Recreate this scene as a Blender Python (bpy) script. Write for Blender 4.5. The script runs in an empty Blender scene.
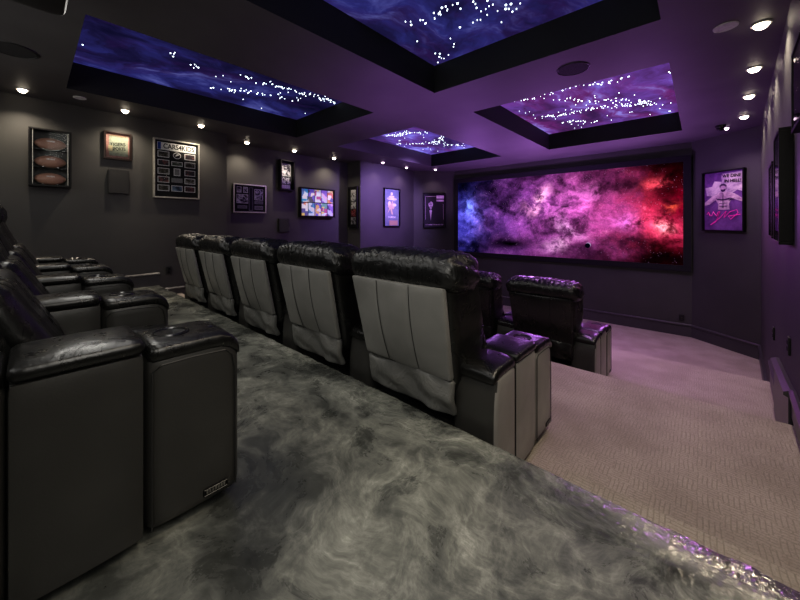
import bpy, bmesh, math, random
from mathutils import Vector, Matrix, noise
random.seed(7)
PI = math.pi
C = bpy.context.scene.collection
R = math.radians

# ------------------------------------------------------------------ levels
F3, P2, P1, PM, P0 = 0.0, 0.53, 1.02, 1.20, 1.38      # front floor, tiers, rear platform
CAM, CEIL, CTOP = 2.43, 4.19, 4.55

# ------------------------------------------------------------------ node helpers
class NT:
    def __init__(s, name):
        s.m = bpy.data.materials.new(name); s.m.use_nodes = True
        s.t = s.m.node_tree; s.n = s.t.nodes; s.l = s.t.links
        s.n.clear(); s.out = s.n.new('ShaderNodeOutputMaterial')
    def put(s, sock, v):
        if isinstance(v, bpy.types.NodeSocket): s.l.new(v, sock)
        elif v is not None: sock.default_value = v
    def node(s, t, **k):
        x = s.n.new(t)
        for a, b in k.items(): setattr(x, a, b)
        return x
    def math(s, op, a, b=None, c=None, clamp=False):
        x = s.node('ShaderNodeMath', operation=op, use_clamp=clamp)
        s.put(x.inputs[0], a); s.put(x.inputs[1], b); s.put(x.inputs[2], c)
        return x.outputs[0]
    def coord(s, kind='Object'): return s.node('ShaderNodeTexCoord').outputs[kind]
    def mapv(s, v, scale=(1,1,1), loc=(0,0,0), rot=(0,0,0)):
        x = s.node('ShaderNodeMapping'); s.put(x.inputs['Vector'], v)
        x.inputs['Scale'].default_value = scale; x.inputs['Location'].default_value = loc
        x.inputs['Rotation'].default_value = rot
        return x.outputs[0]
    def noise(s, v, scale, detail=4, rough=.5, dist=0):
        x = s.node('ShaderNodeTexNoise'); s.put(x.inputs['Vector'], v)
        x.inputs['Scale'].default_value = scale; x.inputs['Detail'].default_value = detail
        x.inputs['Roughness'].default_value = rough; x.inputs['Distortion'].default_value = dist
        return x.outputs['Fac'], x.outputs['Color']
    def ramp(s, f, stops, interp='LINEAR'):
        x = s.node('ShaderNodeValToRGB'); s.put(x.inputs[0], f); cr = x.color_ramp; cr.interpolation = interp
        while len(cr.elements) < len(stops): cr.elements.new(.5)
        for e, (p, c) in zip(cr.elements, stops):
            e.position = p; e.color = (c[0], c[1], c[2], 1) if hasattr(c, '__len__') else (c, c, c, 1)
        return x.outputs[0]
    def rng(s, v, a, b, c=0, d=1, smooth=True):
        x = s.node('ShaderNodeMapRange', interpolation_type='SMOOTHSTEP' if smooth else 'LINEAR')
        s.put(x.inputs[0], v)
        for i, q in enumerate((a, b, c, d)): x.inputs[i+1].default_value = q
        return x.outputs[0]
    def mix(s, f, a, b, mode='MIX'):
        x = s.node('ShaderNodeMix', data_type='RGBA', blend_type=mode)
        s.put(x.inputs[0], f); s.put(x.inputs[6], a if not isinstance(a, tuple) else (*a[:3], 1)); s.put(x.inputs[7], b if not isinstance(b, tuple) else (*b[:3], 1))
        return x.outputs[2]
    def vadd(s, a, b, op='ADD'):
        x = s.node('ShaderNodeVectorMath', operation=op); s.put(x.inputs[0], a); s.put(x.inputs[1], b); return x.outputs[0]
    def bump(s, h, strength=.3, dist=.01, nrm=None):
        x = s.node('ShaderNodeBump'); s.put(x.inputs['Height'], h)
        x.inputs['Strength'].default_value = strength; x.inputs['Distance'].default_value = dist
        if nrm is not None: s.put(x.inputs['Normal'], nrm)
        return x.outputs[0]
    def bsdf(s, color, rough=.5, metal=0, normal=None, **k):
        x = s.node('ShaderNodeBsdfPrincipled')
        s.put(x.inputs['Base Color'], (*color[:3], 1) if isinstance(color, tuple) else color)
        s.put(x.inputs['Roughness'], rough); s.put(x.inputs['Metallic'], metal)
        if normal is not None: s.put(x.inputs['Normal'], normal)
        for a, b in k.items(): s.put(x.inputs[a.replace('_', ' ')], b)
        s.l.new(x.outputs[0], s.out.inputs[0]); return s.m
    def emit(s, color, strength=1, sample=True):
        x = s.node('ShaderNodeEmission'); s.put(x.inputs[0], (*color[:3], 1) if isinstance(color, tuple) else color)
        s.put(x.inputs[1], strength); s.l.new(x.outputs[0], s.out.inputs[0])
        if not sample: s.m.cycles.emission_sampling = 'NONE'
        return s.m

def plain(name, col, rough=.5, metal=0, nscale=40, nstr=.08, spec=.5):
    t = NT(name); c = t.coord(); f, _ = t.noise(c, nscale, 3)
    colr = t.mix(t.rng(f, .3, .7), tuple(x*.85 for x in col), tuple(min(1, x*1.12) for x in col))
    return t.bsdf(colr, rough, metal, t.bump(f, nstr, .004), Specular_IOR_Level=spec)

M = {}
def mk_wall(name, col, rough):
    t = NT(name); c = t.coord()
    f, _ = t.noise(c, 60, 3); g, _ = t.noise(c, 1.2, 3)
    colr = t.mix(t.rng(g, .3, .7), tuple(x*.88 for x in col), tuple(x*1.12 for x in col))
    return t.bsdf(colr, rough, 0, t.bump(f, .12, .004))
M['wall'] = mk_wall('charcoal_paint', (.042, .041, .038), .6)
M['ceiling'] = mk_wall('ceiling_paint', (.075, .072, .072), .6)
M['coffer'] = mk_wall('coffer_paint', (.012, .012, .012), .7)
M['base'] = mk_wall('baseboard_paint', (.05, .048, .05), .35)

def mk_epoxy():
    t = NT('epoxy'); c = t.coord()
    w = t.noise(c, .9, 3, .5)[1]
    x = t.node('ShaderNodeVectorMath', operation='SCALE'); t.put(x.inputs[0], w); x.inputs['Scale'].default_value = .9
    v = t.vadd(c, x.outputs[0])
    def ridge(vec, sc, det, ro, pw):
        n = t.noise(vec, sc, det, ro, .1)[0]
        r = t.math('SUBTRACT', 1, t.math('ABSOLUTE', t.math('MULTIPLY_ADD', n, 2, -1)))
        return t.math('POWER', r, pw)
    x = t.node('ShaderNodeVectorMath', operation='SCALE'); t.put(x.inputs[0], t.noise(c, 5, 3)[1]); x.inputs['Scale'].default_value = .10
    v = t.vadd(v, x.outputs[0])
    a = t.noise(v, 3.4, 12, .68, .35)[0]
    big = t.noise(t.mapv(c, (1, 1.3, 1), (3, 1, 0)), 1.5, 5, .55)[0]
    r1 = ridge(t.mapv(v, (1.0, 2.2, 1), rot=(0, 0, -.6)), 2.6, 10, .66, 10)
    r2 = ridge(t.mapv(v, (2.2, 1.0, 1), (2, 5, 0), rot=(0, 0, -.3)), 3.4, 10, .66, 12)
    fine = t.noise(t.mapv(v, (3, 11, 1), rot=(0, 0, -.7)), 9, 9, .75, .2)[0]
    gate = t.rng(big, .36, .62, .25, 1)
    m = t.math('MULTIPLY_ADD', big, .30, t.math('MULTIPLY', a, .76))
    m = t.math('MULTIPLY_ADD', t.math('MULTIPLY', r1, gate), .13, m)
    m = t.math('MULTIPLY_ADD', t.math('MULTIPLY', r2, gate), .12, m)
    m = t.math('MULTIPLY_ADD', t.math('MULTIPLY', t.math('SUBTRACT', fine, .5), t.rng(a, .4, .6)), .30, m)
    col = t.ramp(m, [(.40, (.028, .030, .027)), (.50, (.065, .068, .062)), (.57, (.12, .124, .112)), (.64, (.175, .18, .158)), (.76, (.28, .285, .25)), (.9, (.46, .46, .41))])
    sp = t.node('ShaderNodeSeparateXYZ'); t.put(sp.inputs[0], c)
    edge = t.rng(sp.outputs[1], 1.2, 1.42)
    glint = t.math('MULTIPLY', t.rng(sp.outputs[1], 1.3, 1.44), t.rng(sp.outputs[0], -.30, .05))
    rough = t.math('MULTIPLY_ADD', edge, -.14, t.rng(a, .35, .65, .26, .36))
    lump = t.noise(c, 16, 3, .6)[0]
    col = t.mix(t.math('MULTIPLY', glint, .8), col, (.75, .73, .66))  # pale metallic patch paints in the glint at the right lip
    return t.bsdf(col, rough, t.math('MULTIPLY', glint, .9), t.bump(t.math('MULTIPLY', lump, edge), .6, .03), Specular_IOR_Level=.6)
M['epoxy'] = mk_epoxy()

def mk_carpet():
    t = NT('carpet'); c = t.coord()
    wob = t.noise(c, 7, 2)[1]
    x = t.node('ShaderNodeVectorMath', operation='SCALE'); t.put(x.inputs[0], wob); x.inputs['Scale'].default_value = .02
    v = t.vadd(c, x.outputs[0])
    def br(rot, sx):
        b = t.node('ShaderNodeTexBrick'); t.put(b.inputs['Vector'], t.mapv(v, rot=(0, 0, rot)))
        b.inputs['Scale'].default_value = 11; b.inputs['Mortar Size'].default_value = .035
        b.inputs['Mortar Smooth'].default_value = .6
        b.inputs['Brick Width'].default_value = sx; b.inputs['Row Height'].default_value = .22
        return b.outputs['Fac']
    ch = t.node('ShaderNodeTexChecker'); t.put(ch.inputs['Vector'], v); ch.inputs['Scale'].default_value = 11
    p = t.math('ADD', t.math('MULTIPLY', br(0, .9), ch.outputs['Fac']), t.math('MULTIPLY', br(PI/2, .9), t.math('SUBTRACT', 1, ch.outputs['Fac'])))
    f = t.noise(c, 130, 3, .7)[0]; g = t.noise(c, 2.5, 4)[0]
    col = t.mix(t.rng(g, .3, .7), (.34, .30, .25), (.44, .39, .33))
    col = t.mix(t.math('MULTIPLY', p, .42), col, (.22, .19, .155))
    col = t.mix(t.rng(f, .35, .75, 0, .4), col, (.17, .15, .125))
    h = t.math('SUBTRACT', f, t.math('MULTIPLY', p, .6))
    return t.bsdf(col, .95, 0, t.bump(h, .6, .012), Specular_IOR_Level=.1)
M['carpet'] = mk_carpet()

def mk_leather(name, col, rough, wr=.5, wscale=9):
    t = NT(name); c = t.coord()
    f = t.noise(c, 170, 3, .6)[0]
    g = t.noise(t.mapv(c, (1, 1, .7)), wscale, 4, .6, .8)[0]
    h = t.noise(c, 2.4, 3)[0]
    n = t.bump(g, wr, .02); n = t.bump(f, .12, .003, n)
    colr = t.mix(t.rng(h, .3, .7), tuple(x*.8 for x in col), tuple(x*1.25 for x in col))
    r = t.math('ADD', t.rng(g, .3, .7, -.05, .06), rough)
    return t.bsdf(colr, r, 0, n, Specular_IOR_Level=.55)
M['leather'] = mk_leather('black_leather', (.008, .008, .0075), .30, .2)
M['puffy'] = mk_leather('gathered_leather', (.008, .008, .008), .30, .4, 18)
M['panel'] = mk_leather('lit_panel_leather', (.18, .178, .167), .34, .10, 5)  # sheen of the black leather painted in as a paler colour
M['skirt'] = mk_leather('lit_skirt_leather', (.14, .14, .132), .34, .9, 9)  # same black leather, its lit look put into a paler colour
M['side'] = mk_leather('side_leather', (.040, .039, .036), .36, .06, 5)
M['endpanel'] = mk_leather('lit_end_leather', (.30, .29, .27), .42, .06, 5)  # light on the end panels put into the leather's colour
M['thread'] = plain('thread', (.022, .022, .021), .5)
M['black'] = plain('black_plastic', (.008, .008, .008), .5)
M['well'] = plain('well_shade_disc', (.002, .002, .002), .6)
M['gloss'] = plain('gloss_black', (.01, .01, .01), .2)
M['chrome'] = plain('chrome', (.6, .6, .6), .2, 1)
M['tagmetal'] = plain('tag_metal', (.16, .155, .14), .5, .3)
M['frame_black'] = plain('black_frame', (.006, .0055, .006), .45, 0, 40, .08, .18)
M['frame_silver'] = plain('silver_frame', (.42, .41, .36), .35, .6)
M['mat_black'] = plain('black_matboard', (.012, .012, .012), .8)
M['screen_frame'] = plain('velvet_frame', (.006, .006, .007), .9)
M['grille'] = plain('speaker_grille', (.018, .018, .018), .8, 0, 300, .5)
M['ring'] = plain('light_trim', (.35, .34, .32), .5)
M['white'] = plain('white_plastic', (.55, .55, .53), .5)
M['bulb'] = NT('warm_lamp').emit((1, .86, .66), 14, False)
M['bulb2'] = NT('mauve_lamp').emit((1, .72, .92), 6, False)
M['star'] = NT('star_point').emit((.75, .88, 1), 3.2, False)

def mk_glass():
    t = NT('glass'); a = t.node('ShaderNodeBsdfTransparent'); b = t.node('ShaderNodeBsdfGlossy')
    b.inputs['Roughness'].default_value = .05; a.inputs[0].default_value = (.95, .95, .95, 1)
    f = t.node('ShaderNodeFresnel'); f.inputs[0].default_value = 1.12
    m = t.node('ShaderNodeMixShader'); t.l.new(f.outputs[0], m.inputs[0]); t.l.new(a.outputs[0], m.inputs[1]); t.l.new(b.outputs[0], m.inputs[2])
    t.l.new(m.outputs[0], t.out.inputs[0]); return t.m
M['glass'] = mk_glass()

def gauss(t, u, v, cx, cy, rx, ry, rot=0):
    a = t.math('SUBTRACT', u, cx); b = t.math('SUBTRACT', v, cy)
    if rot:
        ca, sa = math.cos(rot), math.sin(rot)
        a2 = t.math('ADD', t.math('MULTIPLY', a, ca), t.math('MULTIPLY', b, sa))
        b = t.math('SUBTRACT', t.math('MULTIPLY', b, ca), t.math('MULTIPLY', a, sa)); a = a2
    a = t.math('DIVIDE', a, rx); b = t.math('DIVIDE', b, ry)
    q = t.math('ADD', t.math('MULTIPLY', a, a), t.math('MULTIPLY', b, b))
    return t.math('POWER', 2.718, t.math('MULTIPLY', q, -1))

def mk_nebula():
    t = NT('nebula_picture'); c = t.coord()
    s = t.node('ShaderNodeSeparateXYZ'); t.put(s.inputs[0], c)
    W, H = 5.66, 2.24
    u0 = t.math('MULTIPLY_ADD', s.outputs[0], 1/W, .5); v0 = t.math('MULTIPLY_ADD', s.outputs[2], 1/H, .5)
    wc = t.noise(c, 1.3, 6, .6)[1]; sw = t.node('ShaderNodeSeparateXYZ'); t.put(sw.inputs[0], wc)
    du = t.math('MULTIPLY', t.math('SUBTRACT', sw.outputs[0], .5), .25)
    dv = t.math('MULTIPLY', t.math('SUBTRACT', sw.outputs[1], .5), .7)
    u = t.math('ADD', u0, du); v = t.math('ADD', v0, dv)
    x = t.node('ShaderNodeVectorMath', operation='SCALE'); t.put(x.inputs[0], wc); x.inputs['Scale'].default_value = .55
    cv = t.vadd(c, x.outputs[0])
    n1 = t.noise(cv, .95, 10, .58, .1)[0]
    n2 = t.noise(t.mapv(cv, (1, 1.3, 1.3), (5, 3, 2), (0, .4, 0)), 2.3, 12, .66, .1)[0]
    grain = t.noise(c, 24, 4, .8)[0]
    hue = t.ramp(t.math('ADD', u, t.math('MULTIPLY', t.math('SUBTRACT', n2, .5), .25)), [
        (0, (.06, .05, .40)), (.09, (.08, .05, .36)), (.20, (.14, .045, .27)), (.36, (.25, .06, .33)), (.55, (.40, .08, .37)),
        (.76, (.42, .06, .25)), (.90, (.36, .02, .06)), (1, (.22, .0, .02))])
    val = t.math('MULTIPLY_ADD', n1, .62, t.math('MULTIPLY', n2, .48))
    val = t.rng(val, .40, .72, .05, 1.25)
    val = t.math('MULTIPLY', val, t.rng(grain, .3, .7, .72, 1.25))
    body = t.math('MAXIMUM', gauss(t, u, v, .52, .58, .40, .50, -.1), gauss(t, u, v, .92, .42, .16, .30))
    body = t.math('MAXIMUM', body, t.math('MULTIPLY', gauss(t, u, v, .08, .55, .13, .5), .75))
    val = t.math('MULTIPLY', val, t.math('MULTIPLY_ADD', body, 1.0, .10))
    for (cx, cy, rx, ry, ro, k) in [(.31, .14, .16, .075, .10, 1.0), (.95, 1.0, .20, .22, 0, .92), (.02, 1.0, .10, .18, 0, .85), (.92, .0, .24, .20, 0, .85), (.545, .80, .022, .10, .2, .95), (.82, .80, .12, .07, .35, .8), (.70, .02, .25, .13, 0, .6), (.2, .9, .15, .12, 0, .4)]:
        g = gauss(t, u if rx > .11 and ry > .09 else t.math('MULTIPLY_ADD', du, .3, u0), v if ry > .09 else t.math('MULTIPLY_ADD', dv, .18, v0), cx, cy, rx, ry, ro)
        val = t.math('MULTIPLY', val, t.math('SUBTRACT', 1, t.math('MULTIPLY', g, k, clamp=True)))
    vm = t.node('ShaderNodeVectorMath', operation='SCALE'); t.put(vm.inputs[0], hue); t.put(vm.inputs['Scale'], t.math('MULTIPLY', val, 1.45)); col = vm.outputs[0]
    def addg(col, f, c3):
        q = t.node('ShaderNodeVectorMath', operation='SCALE'); q.inputs[0].default_value = c3; t.put(q.inputs['Scale'], f)
        return t.vadd(col, q.outputs[0])
    pink = t.math('MULTIPLY', t.rng(n2, .58, .74), t.math('MULTIPLY', body, val))
    col = addg(col, pink, (.42, .22, .38))
    n3 = t.rng(n2, .42, .62, .05, 1.6)
    for (cx, cy, rx, ry, ro, c3) in [(.463, .70, .018, .11, -.2, (.75, .42, .42)), (.43, .60, .04, .06, 0, (.45, .18, .30)), (.943, .37, .018, .045, 0, (.9, .5, .5)), (.935, .38, .05, .11, .2, (.65, .05, .14)), (.925, .79, .035, .035, 0, (.6, .06, .09)), (.965, .58, .014, .03, 0, (.5, .08, .03)),
                            (.074, .64, .03, .07, 0, (.12, .22, .7)), (.085, .5, .06, .2, 0, (.05, .06, .28)), (.598, .33, .03, .09, .3, (.45, .24, .42)), (.547, .16, .035, .06, -.5, (.4, .24, .34)), (.805, .44, .04, .07, 0, (.35, .10, .38)), (.60, .60, .09, .14, .3, (.24, .06, .2)), (.68, .75, .08, .08, 0, (.2, .05, .16))]:
        g = t.math('MULTIPLY', gauss(t, t.math('MULTIPLY_ADD', du, .45, u0), t.math('MULTIPLY_ADD', dv, .3, v0), cx, cy, rx*1.3, ry*1.2, ro), n3)
        col = addg(col, g, c3)
    vo = t.node('ShaderNodeTexVoronoi'); t.put(vo.inputs['Vector'], c); vo.inputs['Scale'].default_value = 24
    st = t.math('MULTIPLY', t.math('LESS_THAN', vo.outputs['Distance'], .11), t.math('GREATER_THAN', t.noise(c, 5, 2)[0], .54))
    col = addg(col, st, (.45, .3, .5))
    # small dark moon with a lit rim
    pd = gauss(t, u0, v0, .677, .165, .011, .028)
    col = t.mix(t.math('GREATER_THAN', pd, .4), col, (.3, .2, .35))
    pd = gauss(t, u0, v0, .674, .155, .011, .028)
    col = t.mix(t.math('GREATER_THAN', pd, .4), col, (0, 0, .005))
    return t.emit(col, 1.0)
M['nebula'] = mk_nebula()

def mk_sky(name, bright, tint, seed):
    t = NT(name); c = t.coord()
    w = t.noise(t.mapv(c, loc=(seed, seed, 0)), .9, 4)[1]
    x = t.node('ShaderNodeVectorMath', operation='SCALE'); t.put(x.inputs[0], w); x.inputs['Scale'].default_value = 1.0
    cv = t.vadd(t.mapv(c, (1.2, .7, 1), (seed, 0, 0), (0, 0, .6)), x.outputs[0])
    n = t.noise(cv, 1.1, 7, .6, .3)[0]
    n2 = t.noise(t.mapv(cv, (2.6, .8, 1)), 1.0, 5, .6)[0]
    col = t.ramp(n, [(.3, (.006*tint[0], .006, .03)), (.46, (.022*tint[0], .018, .085)), (.58, (.045*tint[0], .045, .24)), (.72, (.18, .2, .62))])
    col = t.mix(t.rng(n2, .45, .7, 0, .6), col, (.06*tint[0], .02, .14))
    g = t.math('MULTIPLY', t.rng(n2, .56, .68), t.rng(n, .45, .6))
    col = t.mix(t.math('MULTIPLY', g, .45), col, (.25, .3, .8))
    return t.emit(col, bright)

def mk_print(name, stops, scale=20, seed=0, rough=.35, emit=0, blocky=False):
    t = NT(name); c = t.mapv(t.coord(), loc=(seed, seed*.7, seed*.3))
    if blocky:
        v = t.node('ShaderNodeTexVoronoi', feature='F1', distance='CHEBYCHEV'); t.put(v.inputs['Vector'], c); v.inputs['Scale'].default_value = scale
        s = t.node('ShaderNodeSeparateColor'); t.put(s.inputs[0], v.outputs['Color']); f = s.outputs[0]
    else: f = t.noise(c, scale, 5, .7, .5)[0]; f = t.rng(f, .25, .75)
    col = t.ramp(f, stops, 'CONSTANT' if blocky else 'LINEAR')
    k = {}
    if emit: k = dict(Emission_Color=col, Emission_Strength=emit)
    return t.bsdf(col, rough, 0, None, **k)

# ------------------------------------------------------------------ mesh builder
class MB:
    def __init__(s): s.v = []; s.f = []; s.mi = []; s.cur = 0
    def add(s, vs, fs):
        o = len(s.v); s.v += [tuple(p) for p in vs]
        for f in fs: s.f.append([o+i for i in f]); s.mi.append(s.cur)
        return s
    def box(s, x0, x1, y0, y1, z0, z1):
        vs = [(x, y, z) for x in (x0, x1) for y in (y0, y1) for z in (z0, z1)]
        return s.add(vs, [(0,1,3,2),(4,6,7,5),(0,4,5,1),(2,3,7,6),(0,2,6,4),(1,5,7,3)])
    def quad(s, a, b, c, d): return s.add([a, b, c, d], [(0,1,2,3)])
    def rb(s, c, h, r, n=8, fn=None):
        """rounded box: centre, half sizes, corner radius, n cells a side, optional point mapping"""
        if isinstance(n, int): n = (n, n, n)
        idx = {}; vs = []; fs = []
        def vert(k):
            if k in idx: return idx[k]
            p = []
            for i in range(3):
                a = 2*k[i]/n[i]-1; a = math.sin(a*PI/2)*.65+a*.35; p.append(a*h[i])
            rr = min(r, *h)
            q = [max(-(h[i]-rr), min(h[i]-rr, p[i])) for i in range(3)]
            d = Vector([p[i]-q[i] for i in range(3)])
            if d.length > 1e-9: d = d.normalized()*rr
            p = Vector(q)+d
            if fn: p = Vector(fn(p, (p[0]/h[0], p[1]/h[1], p[2]/h[2])))
            idx[k] = len(vs); vs.append((p[0]+c[0], p[1]+c[1], p[2]+c[2])); return idx[k]
        for ax in range(3):
            b, d = [(1,2),(2,0),(0,1)][ax]
            for side in (0, n[ax]):
                for i in range(n[b]):
                    for j in range(n[d]):
                        q = []
                        for (di, dj) in ((0,0),(1,0),(1,1),(0,1)):
                            k = [0,0,0]; k[ax] = side; k[b] = i+di; k[d] = j+dj; q.append(vert(tuple(k)))
                        fs.append(q if side else q[::-1])
        return s.add(vs, fs)
    def tube(s, pts, r, n=6, closed=False):
        pts = [Vector(p) for p in pts]; m = len(pts); vs = []; fs = []
        for i, p in enumerate(pts):
            a = pts[i-1] if (i or closed) else p; b = pts[(i+1) % m] if (i < m-1 or closed) else p
            d = (b-a).normalized(); up = Vector((0,0,1)) if abs(d.z) < .9 else Vector((1,0,0))
            x = d.cross(up).normalized(); y = d.cross(x)
            for k in range(n):
                an = 2*PI*k/n; vs.append(p+(x*math.cos(an)+y*math.sin(an))*r)
        for i in range(m if closed else m-1):
            for k in range(n): fs.append((i*n+k, i*n+(k+1) % n, ((i+1) % m)*n+(k+1) % n, ((i+1) % m)*n+k))
        if not closed: fs += [tuple(range(n)), tuple(range((m-1)*n, m*n))[::-1]]
        return s.add(vs, fs)
    def lathe(s, c, prof, n=24, axis='z'):
        vs = []; fs = []
        for (r, z) in prof:
            for k in range(n):
                a = 2*PI*k/n; p = (r*math.cos(a), r*math.sin(a), z)
                if axis == 'x': p = (z, p[0], p[1])
                if axis == 'y': p = (p[0], z, p[1])
                vs.append((p[0]+c[0], p[1]+c[1], p[2]+c[2]))
        for i in range(len(prof)-1):
            for k in range(n): fs.append((i*n+k, i*n+(k+1) % n, (i+1)*n+(k+1) % n, (i+1)*n+k))
        fs.append(tuple(range(n))[::-1]); fs.append(tuple(range((len(prof)-1)*n, len(prof)*n)))
        return s.add(vs, fs)
    def mesh(s, name, mats, smooth=True, recalc=True):
        me = bpy.data.meshes.new(name); me.from_pydata(s.v, [], s.f)
        for m in (mats if isinstance(mats, (list, tuple)) else [mats]): me.materials.append(m)
        for p, i in zip(me.polygons, s.mi): p.material_index = i
        if recalc:
            bm = bmesh.new(); bm.from_mesh(me); bmesh.ops.recalc_face_normals(bm, faces=bm.faces); bm.to_mesh(me); bm.free()
        if smooth:
            for p in me.polygons: p.use_smooth = True
            try: me.set_sharp_from_angle(angle=R(40))
            except Exception: pass
        return me
    def build(s, name, mats, parent=None, smooth=True, recalc=True):
        o = bpy.data.objects.new(name, s.mesh(name, mats, smooth, recalc)); C.objects.link(o)
        if parent is not None: o.parent = parent
        return o

def tag(o, label=None, cat=None, group=None, kind=None):
    if label: o['label'] = label
    if cat: o['category'] = cat
    if group: o['group'] = group
    if kind: o['kind'] = kind
    return o
def thing(name, label, cat, loc=(0,0,0), rz=0, group=None):
    o = bpy.data.objects.new(name, None); C.objects.link(o); o.empty_display_size = .1
    o.location = loc; o.rotation_euler = (0, 0, rz); return tag(o, label, cat, group)
def struct(name, mb, mats, smooth=False, recalc=True, label=None):
    o = mb.build(name, mats, None, smooth, recalc); o['kind'] = 'structure'
    if label: o['label'] = label
    return o
def copy_tree(o, parent=None):
    c = o.copy(); C.objects.link(c); c.parent = parent
    for ch in list(o.children): copy_tree(ch, c)
    return c

# ------------------------------------------------------------------ room shell
def wallseg(name, a, b, z0=0, z1=CTOP+.05, th=.12, mat=None):
    """wall from a to b (room on the right hand side going a to b)"""
    a = Vector((a[0], a[1], 0)); b = Vector((b[0], b[1], 0)); d = (b-a).normalized(); n = Vector((-d.y, d.x, 0))*th
    vs = []
    for p in (a, b, b+n, a+n):
        vs += [(p.x, p.y, z0), (p.x, p.y, z1)]
    mb = MB().add(vs, [(0,1,3,2),(2,3,5,4),(4,5,7,6),(6,7,1,0),(0,2,4,6),(1,7,5,3)])
    return struct(name, mb, mat or M['wall'])
RX = lambda y: .30+.058*y
LW = [(-6.9, -1.3), (-6.9, 2.58), (-7.55, 2.58), (-7.55, 6.12), (-6.99, 6.12), (-7.05, 8.5), (-6.1, 9.5), (-.13, 9.5), (RX(8.73), 8.73), (RX(-1.3), -1.3), (-6.9, -1.3)]
wn = ['wall_left', 'wall_left_return', 'wall_left_recess', 'wall_left_pier', 'wall_left_front', 'wall_front_left', 'wall_front', 'wall_front_right', 'wall_right', 'wall_back']
for i, n in enumerate(wn): wallseg(n, (-6.91, 2.58) if i == 1 else LW[i], LW[i+1])

f = MB().box(-8, 1.2, 5.9, 9.9, -.15, F3); struct('floor', f, M['carpet'])
f = MB().rb((-3.4, 4.7, P2-.35), (4.6, 1.30, .35), .025, (2, 2, 2)); struct('floor', f, M['carpet'], True)
f = MB().box(-8, 1.2, 5.9, 6.3, -.1, P2-.27); struct('trim_1', f, M['carpet'])
f = MB().box(-8, 1.2, 3.5, 3.9, 0, P2+.25); struct('trim_2', f, M['carpet'])
f = MB().rb((-3.4, 2.5, P1-.5), (4.6, 1.11, .5), .025, (2, 2, 2)); struct('floor', f, M['carpet'], True)
f = MB().rb((.335, 1.6, PM-.2), (.84, .22, .2), .022, (2, 2, 2)); struct('trim_3', f, M['carpet'], True)
f = MB().rb((-6.9, 1.6, PM-.2), (.95, .22, .2), .022, (2, 2, 2)); struct('trim_4', f, M['carpet'], True)
# rear platform with poured epoxy top, slightly uneven front lip
mb = MB(); NX = 260; rows = []
ysr = [-1.4, .2, 1.2, 1.40, 1.455, 1.478, 1.484, 1.480]
zsr = [0, 0, 0, 0, .0, -.006, -.03, -1.2]
for j, (y, z) in enumerate(zip(ysr, zsr)):
    for i in range(NX+1):
        x = -7.2+8*i/NX
        k = 0 if j < 4 else (noise.noise(Vector((x*9, 0, j*.3)))*.011+noise.noise(Vector((x*26, 3, 0)))*.005)*(1 if j < 7 else 0)
        mb.v.append((x, y+k*(j > 4), P0+z+(abs(k)*.5 if 3 < j < 6 else 0)))
for j in range(len(ysr)-1):
    for i in range(NX): mb.f.append([j*(NX+1)+i, j*(NX+1)+i+1, (j+1)*(NX+1)+i+1, (j+1)*(NX+1)+i]); mb.mi.append(0)
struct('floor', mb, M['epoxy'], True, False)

# coffered ceiling
XB = [-8.2, -6.1, -3.83, -2.65, -.25, 1.4]; YB = [-1.5, .31, 3.63, 4.66, 8.2, 9.9]
mb = MB()
for i in range(5):
    for j in range(5):
        x0, x1, y0, y1 = XB[i], XB[i+1], YB[j], YB[j+1]
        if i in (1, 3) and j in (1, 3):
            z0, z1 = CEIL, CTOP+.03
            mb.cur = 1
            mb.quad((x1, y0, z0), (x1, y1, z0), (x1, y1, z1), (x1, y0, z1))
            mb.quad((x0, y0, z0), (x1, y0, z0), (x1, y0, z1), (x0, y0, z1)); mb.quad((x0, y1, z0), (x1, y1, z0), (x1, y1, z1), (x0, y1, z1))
            mb.cur = 0 if (i, j) == (1, 3) else 1  # lighter ceiling paint on this coffer's left side stands in for light
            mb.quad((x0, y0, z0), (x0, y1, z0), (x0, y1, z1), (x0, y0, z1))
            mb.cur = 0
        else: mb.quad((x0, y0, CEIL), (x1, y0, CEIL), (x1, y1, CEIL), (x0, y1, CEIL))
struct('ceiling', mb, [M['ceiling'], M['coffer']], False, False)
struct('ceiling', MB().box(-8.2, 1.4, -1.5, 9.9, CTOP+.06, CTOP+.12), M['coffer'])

def star_panel(i, j, label, bright, tint, seed, nst, paths):
    x0, x1, y0, y1 = XB[i], XB[i+1], YB[j], YB[j+1]
    cx, cy = (x0+x1)/2, (y0+y1)/2; w, h = (x1-x0)/2, (y1-y0)/2
    t = thing('star_ceiling_panel', label, 'ceiling panel', (cx, cy, CTOP), 0, 'starlit panels in the ceiling coffers')
    MB().box(-w, w, -h, h, 0, .03).build('night_sky_print', mk_sky('night_sky', bright, tint, seed), t, False)
    rnd = random.Random(seed); s = MB()
    def st(x, y, r):
        if abs(x) > w-.05 or abs(y) > h-.05: return
        s.lathe((x, y, -.012), [(r*.5, 0), (r, .005), (r, .012)], 6)
    for _ in range(nst): st(rnd.uniform(-w, w), rnd.uniform(-h, h), rnd.uniform(.004, .008))
    for (ax, ay, bx, by, n) in paths:
        for q in range(n):
            u = rnd.random(); st((ax+(bx-ax)*u)*w+rnd.gauss(0, .05), (ay+(by-ay)*u)*h+rnd.gauss(0, .05)+.08*math.sin(u*9), rnd.choice([.005, .006, .008, .011]))
    o = s.build('star_light', M['star'], t); o['kind'] = 'stuff'
star_panel(1, 1, 'starlit blue night sky panel in the long ceiling coffer beside the left wall lights', .5, (1, 1), 3, 14, [(-.3, .1, .1, -.5, 12), (-.6, -.1, -.2, .5, 30), (.1, .0, .2, .95, 55), (-.2, .6, .5, .75, 14)])
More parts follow.
